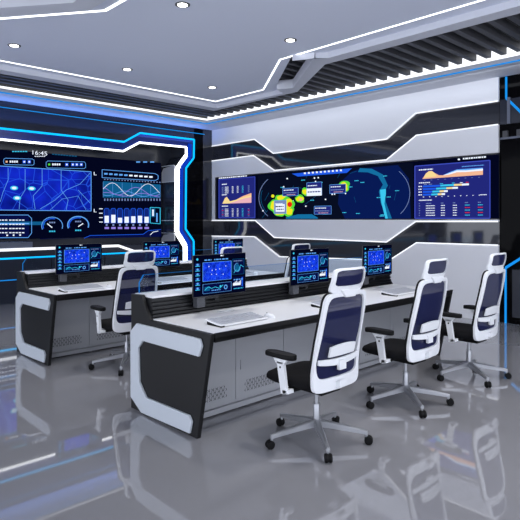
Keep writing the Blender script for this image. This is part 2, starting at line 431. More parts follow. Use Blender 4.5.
def call(u, t, w, hh, m='panel'):
    rr(u, t, u+w, t+hh, m, 9); rl([(u, t), (u+w, t), (u+w, t+hh), (u, t+hh), (u, t)], .35, 'lblue', 10)
    tx(u+1, u+w*.7, t+hh*.25, .9, 'white', int(u), 11); tx(u+1, u+w-2, t+hh*.6, .9, 'dim', int(u)+1, 11); tx(u+4, u+w-3, t+hh*.85, .6, 'pink', int(u)+2, 11)
call(283, .35, 15.5, .16); call(330, .33, 16, .17); call(314.5, .74, 17, .16)
call(274.5, .6, 12, .28, 'dim')
rr(276, .68, 285, .84, 'white', 12); tx(276, 284, .73, 1.2, 'land', 2, 13); tx(277, 284, .79, 1.2, 'panel', 3, 13)
call(307, .26, 15, .26, 'panel'); rr(307, .38, 322, .53, 'white', 12); tx(308, 321, .45, 1.2, 'panel', 5, 13)
# right statistics panel
rr(415, .095, 490, .985, 'panel', 2); rl([(415, .095), (490, .095), (490, .985), (415, .985), (415, .095)], 1.0, 'panel_edge', 3)
tx(463, 486, .035, 1.5, 'white', 8); cv.disc(*R(459, .04), 1.3, .9, 'white', 4, 10)
tx(419, 433, .165, 1.1, 'white', 9)
top1 = [(422.5, .32), (426, .23), (429, .195), (432, .195), (435, .235), (439, .275), (443, .28), (449, .24), (457, .2), (466, .2), (483, .2)]
cv.poly([R(u, t) for u, t in top1]+[R(483, .31), R(423, .32)], 'orange', 4)
cv.poly([R(u, t) for u, t in top1[6:]]+[R(483, .245), R(466, .25), R(457, .245), R(449, .275)], 'white', 5)
cv.poly([R(u, t) for u, t in top1[6:]]+[R(483, .215), R(466, .225), R(457, .215), R(449, .255)], 'lblue', 6)
cv.poly([R(424, .30), R(426, .235), R(429, .2), R(432, .2), R(435, .24), R(437, .29)], 'cream', 6)
tx(462, 484, .16, .8, 'lblue', 11); tx(419, 430, .385, 1.0, 'white', 12)
for k in range(9): tx(424+k*6.8, 425.5+k*6.8, .345, .5, 'dim', k)
for k, wd in enumerate((50, 38, 27, 24)):
    t = .446+k*.047
    tx(418.5, 422, t, 1.0, 'white', k+20); rr(423, t-.014, 423+wd*.35, t+.016, 'blue', 4); rr(423+wd*.35, t-.014, 423+wd*.62, t+.016, 'cyan', 4)
    rr(423+wd*.62, t-.014, 423+wd*.78, t+.016, 'cream', 4); rr(423+wd*.78, t-.014, 423+wd*.92, t+.016, 'white', 4)
for u, m in ((424, 'dim'), (429, 'dim'), (440, 'cyan'), (452, 'cyan'), (460, 'white'), (466, 'red')): tx(u, u+3, .415, .8, m, int(u))
for k in range(10): tx(423+k*6.2, 424.2+k*6.2, .625, .7, 'white', k)
tx(419, 432, .68, 1.0, 'white', 31); tx(480, 487, .62, .8, 'white', 3)
for uu, w, m in ((419, 1.2, 'dim'), (426, 9, 'white'), (441, 4, 'white'), (453, 4, 'white'), (465, 5, 'cyan'), (478, 5, 'cyan')):
    tx(uu, uu+w*.6, .735, .8, 'dim', int(uu))
    for k in range(5): tx(uu, uu+w, .775+k*.04, .8, 'red' if (m == 'cyan' and k % 2) else m, k+int(uu))
cv.mb.build('displayed_heat_map', vw)

# ------------------------------------------------------------------ left wall (y = YW) with display recess
wl = struct_empty('wall_left')
def ry(pts, y=YW): return [ony(u, v, y) for u, v in pts]
XL = -1.6
cy = ry([(0, 128), (124, 141.8), (140, 133), (194, 139.6), (193.6, 158), (186, 168), (185.5, 229), (193.6, 241)])
wh = ry([(0, 137.8), (124, 151), (140, 142.4), (187, 147), (187, 156), (178, 168.5), (177.5, 232), (186, 246)])
zc0, zw0 = cy[0].z, wh[0].z
cy2 = [(XL-.25, zc0)]+[(p.x, p.z) for p in cy[1:]]; wh2 = [(XL, zw0)]+[(p.x, p.z) for p in wh[1:]]
cy2 = [(XL-.25, cy2[1][1])]+cy2[1:]; wh2 = [(XL, wh2[1][1])]+wh2[1:]
cy2.append((cy2[-1][0], 0)); wh2.append((wh2[-1][0], 0))
# front face around the cyan outline: header strip and right pier as trapezoids
c = MB()
hd = cy2[:4]
c.prism([(X0, YW, 3.7), (X0, YW, hd[0][1])]+[(x, YW, z) for x, z in hd]+[(hd[3][0], YW, 3.7)], (0, .6, 0), M['recess'])
c.build('header', wl)
c = MB()
xm = onx(203, 219, XW).x; xm = ony(203, 219, YW).x
c.prism([(x, YW, z) for x, z in cy2[3:]]+[(xm, YW, 0), (xm, YW, 3.7), (cy2[3][0], YW, 3.7)], (0, .6, 0), M['void'])
c.build('black_pier', wl)
c = MB(); c.box(xm, XW+.02, YW, YW+.1, 0, 3.7, M['gloss']); c.build('mirror_gloss_panel', wl)
c = MB(); c.box(X0, XL-.25, YW, YW+.6, 0, hd[0][1], M['void']); c.build('left_pier', wl)
# frame band between cyan and white outlines
c = MB()
for i in range(len(cy2)-1):
    a, b = cy2[i], cy2[i+1]; p, q = wh2[i], wh2[i+1]
    c.face([(a[0], YW+.01, a[1]), (b[0], YW+.01, b[1]), (q[0], YW+.04, q[1]), (p[0], YW+.04, p[1])][::-1], M['frame_blue'] if 'frame_blue' in M else M.setdefault('frame_blue', mat('blue_lacquer', (22, 46, 128), .2)))
c.box(XL-.25, XL, YW+.02, YW+.6, 0, wh2[0][1]+.1, M['frame_blue'])
c.build('portal_band', wl)
# recess tunnel
c = MB()
for i in range(len(wh2)-1):
    p, q = wh2[i], wh2[i+1]
    c.face([(p[0], YW+.04, p[1]), (q[0], YW+.04, q[1]), (q[0], YR, q[1]), (p[0], YR, p[1])], M['recess'])
c.face([(XL, YW+.04, 0), (XL, YR, 0), (XL, YR, wh2[0][1]), (XL, YW+.04, wh2[0][1])], M['recess'])
c.build('recess_lining', wl)
xq = wh2[5][0]-.005
def zr(v, u=170): return ony(u, v, (YW+YR)/2).z
for va, vb in ((166, 182), (233, 246)):
    c = MB(); c.prism([(xq, YW+.1, zr(va)), (xq, YR-.12, zr(va+2)), (xq, YR-.04, zr(va+6)), (xq, YR-.04, zr(vb)), (xq, YW+.1, zr(vb))], (-.03, 0, 0), M['desk_grey'])
    c.build('return_panel', wl)
c = MB()
for va in (166, 182, 220.5, 233): c.box(xq-.045, xq-.03, YW+.1, YR-.06, zr(va)-.008, zr(va)+.008, M['trim'])
c.build('return_trim', wl)
c = MB(); c.box(X0, XW+.2, YR, YR+.1, 0, 3.7, M['recess']); c.build('recess_back', wl)
c = MB(); zp = 1.53-31*9.74/548
c.box(XL, 7.16, YW+.05, YR, 0, zp, M['recess'])
for k in range(8): c.box(XL+.4+k*1.1, XL+.415+k*1.1, YW+.044, YW+.05, .06, zp-.2, M['black'])
c.box(XL, 3.95, YW+.045, YR-.1, zp, zp+.13, M['midwall'])
c.build('plinth', wl)
def yline(path, w, m, label, y, cx=None):
    c = MB()
    n = len(path)
    for p, q in zip(path, path[1:]):
        c.bar((p[0], y, p[1]), (q[0], y, q[1]), .02, w, m, up=(.001, 0, 1) if abs(q[0]-p[0]) > abs(q[1]-p[1])*.2 else (1, 0, 0))
    return tag(c.build('linear_light'), label, 'light')
yline(cy2, .035, M['led_c'], 'cyan light line around the outer edge of the angular portal on the city-map wall', YW-.004)
# white line: thin over the header, thick on the pier
c = MB()
ww = [.035, .035, .035, .045, .1, .11, .11, .11]
for i in range(len(wh2)-1):
    p, q = wh2[i], wh2[i+1]
    c.bar((p[0], YW+.03, p[1]), (q[0], YW+.03, q[1]), .03, ww[i], M['led_w'], up=(.001, 0, 1) if abs(q[0]-p[0]) > abs(q[1]-p[1])*.2 else (1, 0, 0))
tag(c.build('linear_light'), 'thick white light line on the inner edge of the angular portal on the city-map wall', 'light')
m_ = [(x-.0, z) for x, z in cy2[3:]]
c = MB()
for (a, b), (p, q) in zip(zip(cy2[3:], cy2[4:]), zip(wh2[3:], wh2[4:])):
    f = lambda s, t, k: (s[0]*(1-k)+t[0]*k, YW+.012, s[1]*(1-k)+t[1]*k)
    c.bar(f(a, p, .55), f(b, q, .55), .02, .09, M['led_db'], up=(1, 0, 0))
tag(c.build('linear_light'), 'deep blue light band between the white and cyan lines of the portal pier', 'light')
z1 = ony(0, 107, YW).z
yline([(X0, z1), (cy2[3][0]+.3, z1)], .012, M['led_b'], 'faint thin blue line high on the dark header over the city-map display', YW-.004)
lo = ry([(57, 248), (118, 244.8), (134, 250.5), (150, 250.5)], YW+.05)
yline([(XL, lo[0].z), (lo[1].x, lo[0].z), (lo[2].x, lo[0].z-.13), (7.0, lo[0].z-.13)], .05, M['led_trim'], 'white light line below the city-map display on the low dark plinth', YW+.035)
yline([(XL, zp-.16), (7.1, zp-.16)], .03, M['led_c'], 'upper cyan light line on the low plinth under the city-map display', YW+.04)
yline([(XL, .43), (7.1, .43)], .014, M['led_b'], 'lower faint blue light line near the foot of the plinth under the city-map display', YW+.04)

# city-map display
zb2, zt2 = ony(0, 240, YR-.05).z, ony(0, 149, YR-.05).z
xr = ony(161.5, 200, YR-.05).x
vl = thing('video_wall', 'large blue city-map display recessed in the angular lit portal', 'screen', ((XL+xr)/2, YR, zb2))
off2 = Vector(vl.location)
c = MB(); c.box(XL+.1-off2.x, xr-off2.x, -.05, -.001, 0, zt2-zb2, M['bezel']); c.build('housing', vl)
cv2 = Canvas(lambda u, v: ony(u, v, YR-.052)-off2, (0, -1, 0))
hy = 219
def warp(v, u):   # v given as height at u=0 -> follow the perspective to the right
    return hy+(v-hy)*(1-u/835)
cw = Canvas(lambda u, v: ony(u, warp(v, u), YR-.052)-off2, (0, -1, 0), .0015)
cw.rect(-150, 149.4, 161, 239.6, 'bg', 1)
cw.rect(-60, 166, 91, 210, 'map', 2)
cw.frame(-60, 166, 91, 210, .7, 'lblue', 3)
def uw(v, u): return hy+(v-hy)/(1-u/835)   # photo pixel -> canvas v
def sl(pts, w, m, l=4): cw.line([(u, uw(v, u)) for u, v in pts], w, m, l)
sl([(8, 168), (8, 180), (3, 192), (0, 202)], .45, 'lblue'); sl([(25, 169), (25, 190), (20, 198), (19, 209)], .45, 'lblue')
sl([(42, 169), (42, 186), (33, 196), (35, 209)], .45, 'lblue'); sl([(61, 170), (61, 190), (68, 200), (66, 210)], .45, 'lblue')
sl([(90, 173), (80, 184), (66, 190), (55, 200), (40, 209)], .45, 'lblue'); sl([(78, 190), (90, 203)], .45, 'lblue'); sl([(0, 178), (40, 181), (91, 179)], .35, 'blue')
sl([(50, 210), (62, 199), (78, 196), (86, 210)], .35, 'lblue')
for u, v in ((14, 188), (31.5, 188.5), (17, 198)):
    cw.disc(u, uw(v, u), 4, 2.2, 'cyan', 5); cw.disc(u, uw(v, u), 2.4, 1.3, 'white', 6)
def pr(u0, v0, u1, v1, m, l=3): cw.poly([(u, uw(v, u)) for u, v in ((u0, v0), (u1, v0), (u1, v1), (u0, v1))], m, l)
def button(u0, v0, u1, v1, sq):
    cw.line([(u, uw(v, u)) for u, v in ((u0+1.5, v0), (u1-1.5, v0+.8), (u1, v0+2.2), (u1, v1-.6), (u1-1.5, v1+.6), (u0+1.5, v1), (u0, v1-1.5), (u0, v0+1.5), (u0+1.5, v0))], .5, 'lblue', 4)
    pr(u0+2, v0+2.6, u0+4, v0+4.4, 'orange' if u0 < 20 else 'green', 5)
    for k in range(4): pr(u0+6+k*2.2, v0+2.5, u0+7.6+k*2.2, v0+4.4, 'white', 5)
    for s_ in sq: pr(s_, v0+2, s_+3.2, v0+5.2, 'blue', 5); pr(s_+.8, v0+2.8, s_+2.4, v0+4.4, 'white', 6)
button(3.5, 158.2, 34, 164.6, (22.5, 27.5)); button(46, 161, 85.5, 168, (65, 71, 75, 79.5))
cw.text('16:45', 39.7, uw(153, 39), 4.2, 'white', 5, 1.25)
for k in range(5): pr(34.5+k*2.2, 156, 36.2+k*2.2, 156.7, 'white', 5)
for k in range(6): pr(12+k*2.6, 151, 14+k*2.6, 152, 'cyan', 5)
for k in range(9): pr(52+k*2.8, 153.8+k*.25, 54.2+k*2.8, 154.7+k*.25, 'teal', 5)
for k in range(3): pr(136+k*7, 161.4, 140+k*7, 162.6, 'lblue', 5)
# right column
sl([(102, 169.6), (155, 173.6), (158, 175.5), (158, 179), (155, 180.6), (102, 177.6), (102, 169.6)], .6, 'lblue')
for k in range(10): pr(104+k*5, 173+k*.35, 107.4+k*5, 174.6+k*.35, 'white' if k > 4 else 'lblue', 5)
cw.poly([(u, uw(v, u)) for u, v in ((103, 181), (160, 184.6), (160, 198), (103, 197.4))], 'teal', 4)
for k in range(7): sl([(103+k*9.5, 181.6+k*.55), (103+k*9.5, 197.5)], .25, 'lblue', 5)
for a0, am, ph, m in ((189, 6.3, 0, 'white'), (190.6, 4, 2.1, 'purple'), (194, 1.6, 1.0, 'purple'), (193, 2.5, 4, 'lblue')):
    sl([(103+i*1.2, a0+i*.03-am*math.sin(i*.21+ph)) for i in range(48)], .55, m, 6)
for k in range(20): pr(104+k*2.9, 198.6, 105.2+k*2.9, 200.8, 'dim', 5); pr(104+k*2.9, 178.8+k*.16, 105.2+k*2.9, 179.8+k*.16, 'dim', 5)
for k in range(7):
    u = 104+k*6.65
    sl([(u, 223), (u, 210), (u+1, 208.4), (u+4, 208.4), (u+5, 210), (u+5, 223), (u, 223)], .5, 'blue', 5)
    pr(u+.2, 208.6, u+4.8, 223, 'cap', 4); hgt = (7, 8, 5, 6, 6.5, 7, 6)[k]; pr(u+.4, 222.8-hgt, u+4.6, 222.8, 'white', 6)
    pr(u+1.6, 224, u+3.4, 226, 'dim', 5); pr(u+.4, 227, u+4.8, 229, 'purple', 5)
for k in range(4): pr(99, 208.4+k*4.4, 102.5, 209.2+k*4.4, 'white', 5)
sl([(150, 207.4), (160, 207.8), (160, 223.8), (150, 223), (150, 207.4)], .7, 'cyan', 5); pr(151, 208.5, 155, 217, 'teal', 4); pr(152, 209.5, 153.6, 216, 'white', 6); pr(156, 213, 157.4, 222, 'lblue', 6)
# gauges
for u, v in ((52, 226), (78, 225)):
    cw.arc(u, uw(v, u), 10.5, 9.5, PI*.88, PI*2.1, 1.1 if u > 60 else .7, 'lblue', 5); cw.arc(u, uw(v, u), 9, 8, PI*.9, PI*1.6, 1.0, 'blue', 5)
    sl([(u-5, v-2.4) if u < 60 else (u+5, v-1.6), (u, v+1.6)], 1.0, 'white', 6)
    for k in range(3): pr(u-3+k*2.2, v-4.2, u-1.4+k*2.2, v-2.8, 'dim', 5); pr(u-3+k*2.2, v+4.6, u-1.4+k*2.2, v+6, 'cyan', 5)
pr(-60, 215.5, 29, 237.6, 'bg2', 2); sl([(-60, 215), (28, 215), (31.5, 218.5), (31.5, 233), (28, 237.6), (-60, 238)], .6, 'lblue', 4)
pr(-60, 221.6, 45, 225, 'teal', 3); pr(-60, 223, 29, 224.2, 'lblue', 4)
for r_ in range(4):
    for q_ in range(2):
        for k in range(5): pr(-8+q_*17+k*3.2, 219.6+r_*4.2, -5.6+q_*17+k*3.2, 220.6+r_*4.2, 'white', 5)
for k in range(3): cw.disc(7+k*6.5, uw(235.3, 7), 1, .9, 'white', 5, 8)
cw.poly([(u, uw(v, u)) for u, v in ((40, 238.6), (84, 238.2), (90, 235.5), (143, 234.3), (148, 230.6), (161, 229.4), (161, 236.8), (40, 239.2))], 'bg2', 3)
sl([(84, 238.2), (90, 235.5), (143, 234.3), (148, 230.6), (161, 229.4)], .6, 'blue', 5); sl([(150, 235), (153, 232), (158, 231)], .7, 'white', 6)
for u, v in ((95, 172), (95, 209)): sl([(u-1, v), (u-1, v+3)], .8, 'white', 5); sl([(u-1, v+3), (u+1.5, v+3)], .5, 'white', 5)
cw.mb.build('displayed_city_map', vl)

# ------------------------------------------------------------------ control desks
DL = 3.40; NS = 3; PIT = DL/NS
def yz(u, v, X=2.31):
    p = onx(u, v, X); return (p.y, p.z)
Yd = 2.90
def make_desk():
    t = thing('control_desk', '', 'desk', (0, 0, 0))
    # local: x 0..DL, y = depth from table front edge (0) to back, z up
    prof = [yz(*p) for p in [(131, 294), (141, 295), (149.5, 320.5), (211, 334.6), (197, 439.4), (131.2, 407.5)]]
    prof = [(y-Yd, max(0, z)) for y, z in prof]; prof[-1] = (prof[-1][0], 0); prof[-2] = (prof[-2][0], 0)
    yb = prof[0][0]; prof[-1] = (yb, 0)
    def pan(x0, side):
        c = MB(); c.prism([(x0 if side < 0 else x0+.015, y, z) for y, z in prof], (.035, 0, 0), M['desk_blk'])
        p = c.build('end_panel', t, bevel=.004)
        ctr = [(138.5, 323), (201.5, 338.5), (203.7, 346), (200.6, 356.3), (144.6, 340.6), (140, 347.7), (141, 381.5), (147.7, 397), (190.8, 414.8), (193.5, 421.5), (191.4, 433), (143, 412), (132.5, 396), (132.3, 331)]
        pts = [yz(*q) for q in ctr]
        c = MB(); c.prism([(x0 if side < 0 else x0+.05, y-Yd, z) for y, z in pts], (-.02 if side < 0 else .02, 0, 0), M['trim'])
        c.build('panel_trim', p, bevel=.004, label='pale grey C-shaped raised trim')
    pan(0, -1); pan(DL-.05, 1)
    xa, xb = .035, DL-.035
    yB = prof[2][0]                                   # foot of the rail
    c = MB(); c.box(xa, xb, .012, yB, .722, .752, M['top']); tp = c.build('worktop', t)
    c = MB(); c.box(xa, xb, 0, .013, .700, .7525, M['desk_blk']); c.box(xa, xb, 0, .06, .690, .722, M['desk_blk']); c.build('front_edge', tp, label='black front edge')
    for i in range(NS):
        xc = (i+.5)*PIT+.1
        MB().box(xc-.06, xc+.1, yB-.12, yB-.075, .752, .754, M['trim']).build('cable_flap', tp)
    c = MB()
    yr = yB
    n = 5; zt_ = prof[0][1]-.012
    c.box(xa, xb, yr+.03, yb, .70, zt_, M['rail'])
    for k in range(n):
        z0 = .755+k*(zt_-.755)/n
        c.prism([(xa, yr+.03, z0+.004), (xa, yr+.004+k*.003, z0+.008), (xa, yr+.008+k*.003, z0+(zt_-.755)/n-.008), (xa, yr+.03, z0+(zt_-.755)/n-.004)], (xb-xa, 0, 0), M['rail'])
    r = c.build('slat_rail', t)
    MB().box(xa, xb, yr+.012, yb-.004, zt_, zt_+.016, M['top']).build('rail_cap', r, label='white top cap')
    # low glass screen with a lit edge
    g = MB(); yg_ = yb-.03; z0 = zt_+.016; z1_ = 1.072
    gp = [(.06, z0), (.06, z1_-.06), (.10, z1_), (DL-.10, z1_), (DL-.06, z1_-.06), (DL-.06, z0)]
    g.prism([(x, yg_, z) for x, z in gp], (0, .006, 0), M['glass'])
    go = g.build('glass_screen', t)
    g = MB()
    M.setdefault('edge_lit', glow('edge_lit_blue', (30, 130, 215), .8))
    for p, q in zip(gp, gp[1:]):
        k = .007 if abs(p[1]-q[1]) > .001 or False else .003
        g.bar((p[0], yg_+.003, p[1]), (q[0], yg_+.003, q[1]), k, k, M['edge_lit'], up=(0, 1, 0))
    g.build('lit_edge', go, label='glowing blue edge')
    # steel base with six doors
    yf = .43
    c = MB(); c.box(xa, xb, yf+.012, yb-.02, .055, .70, M['desk_grey']); c.build('cabinet', t)
    c = MB(); c.box(xa, xb, yf-.012, yb-.03, .012, .052, M['desk_grey']); c.build('base_rail', t)
    for i in range(7):
        x = xa+.05+i*(xb-xa-.1)/6
        for y in (yf+.03, yb-.08): MB().lathe([(.02, 0), (.02, .004), (.01, .006), (.01, .013)], (x, y, 0), M['metal'], 10).build('levelling_foot', t)
    nd = 6; w = (xb-xa)/nd
    for i in range(nd):
        x0 = xa+i*w+.003; x1 = xa+(i+1)*w-.003
        d = MB().box(x0, x1, yf-.004, yf+.012, .075, .688, M['desk_grey']).build('door', t, bevel=.0025)
        v = MB(); nc = 9; px_ = .041; cx0 = (x0+x1)/2-(nc-1)*px_/2
        for b_ in range(4):
            for a in range(nc-(b_ % 2)):
                cx_, cz_ = cx0+a*px_+(px_/2 if b_ % 2 else 0), .132+b_*.0245
                for side in (-1, 1):      # two bent slots make one cell
                    pts = [(cx_+side*.009, cz_+.0105), (cx_+side*.0165, cz_), (cx_+side*.009, cz_-.0105)]
                    for (p1, q1), (p2_, q2) in zip(pts, pts[1:]):
                        v.face([(p1-.0026, yf-.0055, q1), (p1+.0026, yf-.0055, q1), (p2_+.0026, yf-.0055, q2), (p2_-.0026, yf-.0055, q2)], M['black'])
        v.build('vent', d)
        hx = x0+.05 if i % 2 else x1-.05
        if i % 2: MB().box(hx-.004, hx+.004, yf-.010, yf-.004, .31, .39, M['metal']).build('handle', d, bevel=.002)
    return t
desk = make_desk(); desk.location = (2.31, Yd, 0); desk['label'] = 'front white-topped control desk with three chairs pulled up to it'
desk2 = copy_tree(desk); desk2.location = (2.335, Yd+2.59, 0); desk2['label'] = 'rear white-topped control desk nearer the city-map display'

# ------------------------------------------------------------------ monitors
def make_monitor():
    t = thing('monitor', '', 'monitor', (0, 0, 0))
    W, H = .575, .348; zb_ = .887; z0, z1 = zb_, zb_+H
    c = MB(); c.box(-W/2, W/2, 0, .012, z0, z1, M['bezel']); c.box(-W/2+.08, W/2-.08, .012, .035, z0+.06, z1-.06, M['bezel']); c.build('housing', t, bevel=.002)
    cv = Canvas(lambda u, v: Vector((-W/2+.004+u*(W-.008), -.0004, z1-.004-v*(H-.012))), (0, -1, 0), .0004)
    cv.rect(0, 0, 1, 1, 'bg', 1); cv.rect(.17, .18, .71, .64, 'mapm', 2); cv.frame(.17, .18, .71, .64, .008, 'lblue', 3)
    for u, v in ((.34, .38), (.41, .37), (.48, .36), (.33, .48), (.42, .49), (.28, .28), (.55, .5), (.6, .3)): cv.rect(u-.006, v-.01, u+.008, v+.012, 'white', 4)
    cv.disc(.07, .09, .02, .03, 'cyan', 3, 10)
    for k, u in enumerate((.2, .38, .53)):
        cv.dashes(u, u+.13, .12, .03, 'lblue', k, 3); 
    cv.dashes(.5, .56, .03, .03, 'white', 5, 3)
    for k in range(6):
        v = .22+k*.115; cv.rect(.03, v-.03, .125, v+.045, 'cap', 2); cv.disc(.075, v, .022, .026, 'lblue', 3, 8); cv.rect(.035, v+.03, .115, v+.045, 'cyan', 3)
    cv.rect(.74, .14, .97, .54, 'bg2', 2); cv.frame(.74, .14, .97, .54, .006, 'teal', 3); cv.disc(.83, .36, .05, .09, 'teal', 3, 14); cv.arc(.83, .36, .06, .11, 0, 5, .01, 'lblue', 4)
    cv.line([(.76, .5), (.8, .42), (.85, .46), (.9, .3), (.96, .36)], .01, 'cyan', 5); cv.dashes(.76, .93, .19, .025, 'dim', 3, 4)
    cv.rect(.74, .6, .97, .93, 'bg2', 2); cv.rect(.745, .76, .9, .82, 'white', 4); cv.dashes(.76, .95, .67, .03, 'lblue', 8, 4); cv.rect(.92, .62, .945, .86, 'blue', 4)
    for k in range(6): cv.rect(.76+k*.026, .74-.02*(k % 3), .775+k*.026, .78, 'white', 5)
    cv.dashes(.76, .95, .9, .02, 'cyan', 9, 4)
    cv.rect(.17, .71, .71, .94, 'bg2', 2); cv.frame(.17, .71, .71, .94, .006, 'lblue', 3); cv.rect(.2, .78, .3, .88, 'teal', 4); cv.disc(.6, .83, .035, .06, 'lblue', 4, 12); cv.disc(.6, .83, .02, .035, 'bg2', 5, 12)
    cv.line([(.2, .86), (.27, .78), (.33, .83), (.4, .8), (.48, .85), (.55, .77)], .012, 'cyan', 5); cv.dashes(.33, .5, .88, .025, 'lblue', 4, 4); cv.disc(.5, .8, .02, .03, 'cyan', 4, 10)
    cv.mb.build('screen', t, label='lit dark blue dashboard with a small city map')
    c = MB(); c.box(-.045, .045, .035, .075, 1.0, 1.09, M['rail']); c.box(-.02, .02, .045, .085, .84, 1.03, M['rail']); 
    c.build('mount_arm', t, bevel=.003)
    c = MB(); c.box(-.225, -.145, .02, .082, .80, .90, M['clampgrey']); c.box(-.145, .02, .04, .07, .86, .9, M['bezel']); c.build('clamp', t, bevel=.004)
    return t
RB = yz(149.5, 320.5)[0]-Yd                     # rail front, local depth
mon = make_monitor()
mx = [2.95, 4.10, 5.26]
lbl = ['monitor on the front desk, nearest the white keyboard with the mouse', 'middle monitor of the front desk, left of the nearest chair headrest', 'monitor at the far right end of the front desk',
       'monitor at the left end of the rear desk, standing left of a white chair', 'middle monitor of the rear desk, just right of the chair headrest', 'small distant monitor of the rear desk, behind the front desk monitor nearest the camera']
ym = Yd+RB-.085
k = 0
for row in (0, 1):
    for i, x in enumerate(mx):
        o = mon if k == 0 else copy_tree(mon)
        o.location = (x-(.02 if row else 0), ym+row*2.59, 0); o['label'] = lbl[k]; o['group'] = 'monitors clamped to the desk rails'; k += 1

# ------------------------------------------------------------------ keyboards and mice
def make_kb():
    t = thing('keyboard', '', 'keyboard')
    W, D = .47, .19
    c = MB(); c.prism([(-W/2, 0, .004), (-W/2, D, .026), (-W/2, D, .036), (-W/2, 0, .014)], (W, 0, 0), M['white']); c.build('body', t, bevel=.002)
    c = MB()
    for r in range(5):
        x = -W/2+.014; y = .020+r*.033
        for q in range(17):
            w = .0215
            if r == 0 and 4 <= q <= 8:
                if q > 4: x += .0260; continue
                w = .0215+4*.0260
            z = .014+(y+.011)*.129
            if w > .04: c.box(x, x+w, y, y+.027, z, z+.005, M['key']); x += .0260; continue
            c.box(x, x+w, y, y+.027, z, z+.005, M['key']); x += .0260
    c.build('keys', t)
    for s_ in (-1, 1):
        c = MB(); c.prism([(s_*(W/2-.025)-.01, D-.05, 0), (s_*(W/2-.025)-.01, D-.005, 0), (s_*(W/2-.025)-.01, D-.005, .018), (s_*(W/2-.025)-.01, D-.05, .010)], (.02, 0, 0), M['pad']); c.build('foot', t)
    MB().box(-W/2-.004, -W/2+.03, -.004, D-.03, 0, .010, M['pad']).build('side_cap', t, bevel=.002, label='black end cap')
    return t
def make_mouse():
    t = thing('mouse', '', 'mouse'); c = MB(); vs = []; n = 16
    rings = [(1, 0), (1.02, .006), (.95, .016), (.8, .024), (.5, .030), (.15, .032)]
    for s_, z in rings:
        for k in range(n):
            a = 2*PI*k/n; vs.append((.031*s_*math.cos(a), .055*s_*math.sin(a), z))
    fs = [(i*n+k, i*n+(k+1) % n, (i+1)*n+(k+1) % n, (i+1)*n+k) for i in range(len(rings)-1) for k in range(n)]+[tuple(range(n))[::-1], tuple(range((len(rings)-1)*n, len(rings)*n))]
    c.mesh(vs, fs, M['white']); c.build('shell', t, smooth=True)
    MB().lathe([(.007, -.003), (.007, .003)], (0, .03, .027), M['slat'], 12, 'x').build('scroll_wheel', t)
    return t
kb, ms = make_kb(), make_mouse()
kl = ['white keyboard beside a mouse on the front desk, nearest the camera', 'white keyboard mid-way along the front desk, beside the nearest headrest', 'white keyboard at the right end of the front desk',
      'white keyboard at the left end of the rear desk', 'white keyboard in the middle of the rear desk, behind the chair', 'white keyboard at the right end of the rear desk']
ml = [s_.replace('white keyboard beside a mouse', 'white mouse right of the keyboard').replace('white keyboard', 'white mouse by the keyboard') for s_ in kl]
kpos = [(2.74, Yd+.13), (3.92, Yd+.14), (5.02, Yd+.14)]
k = 0
for row in (0, 1):
    for i, (x, y) in enumerate(kpos):
        a = kb if k == 0 else copy_tree(kb); a.location = (x, y+row*2.59, .752); a['label'] = kl[k]
        b = ms if k == 0 else copy_tree(ms); b.location = (x+.31, y+.06+row*2.59, .752); b['label'] = ml[k]; k += 1

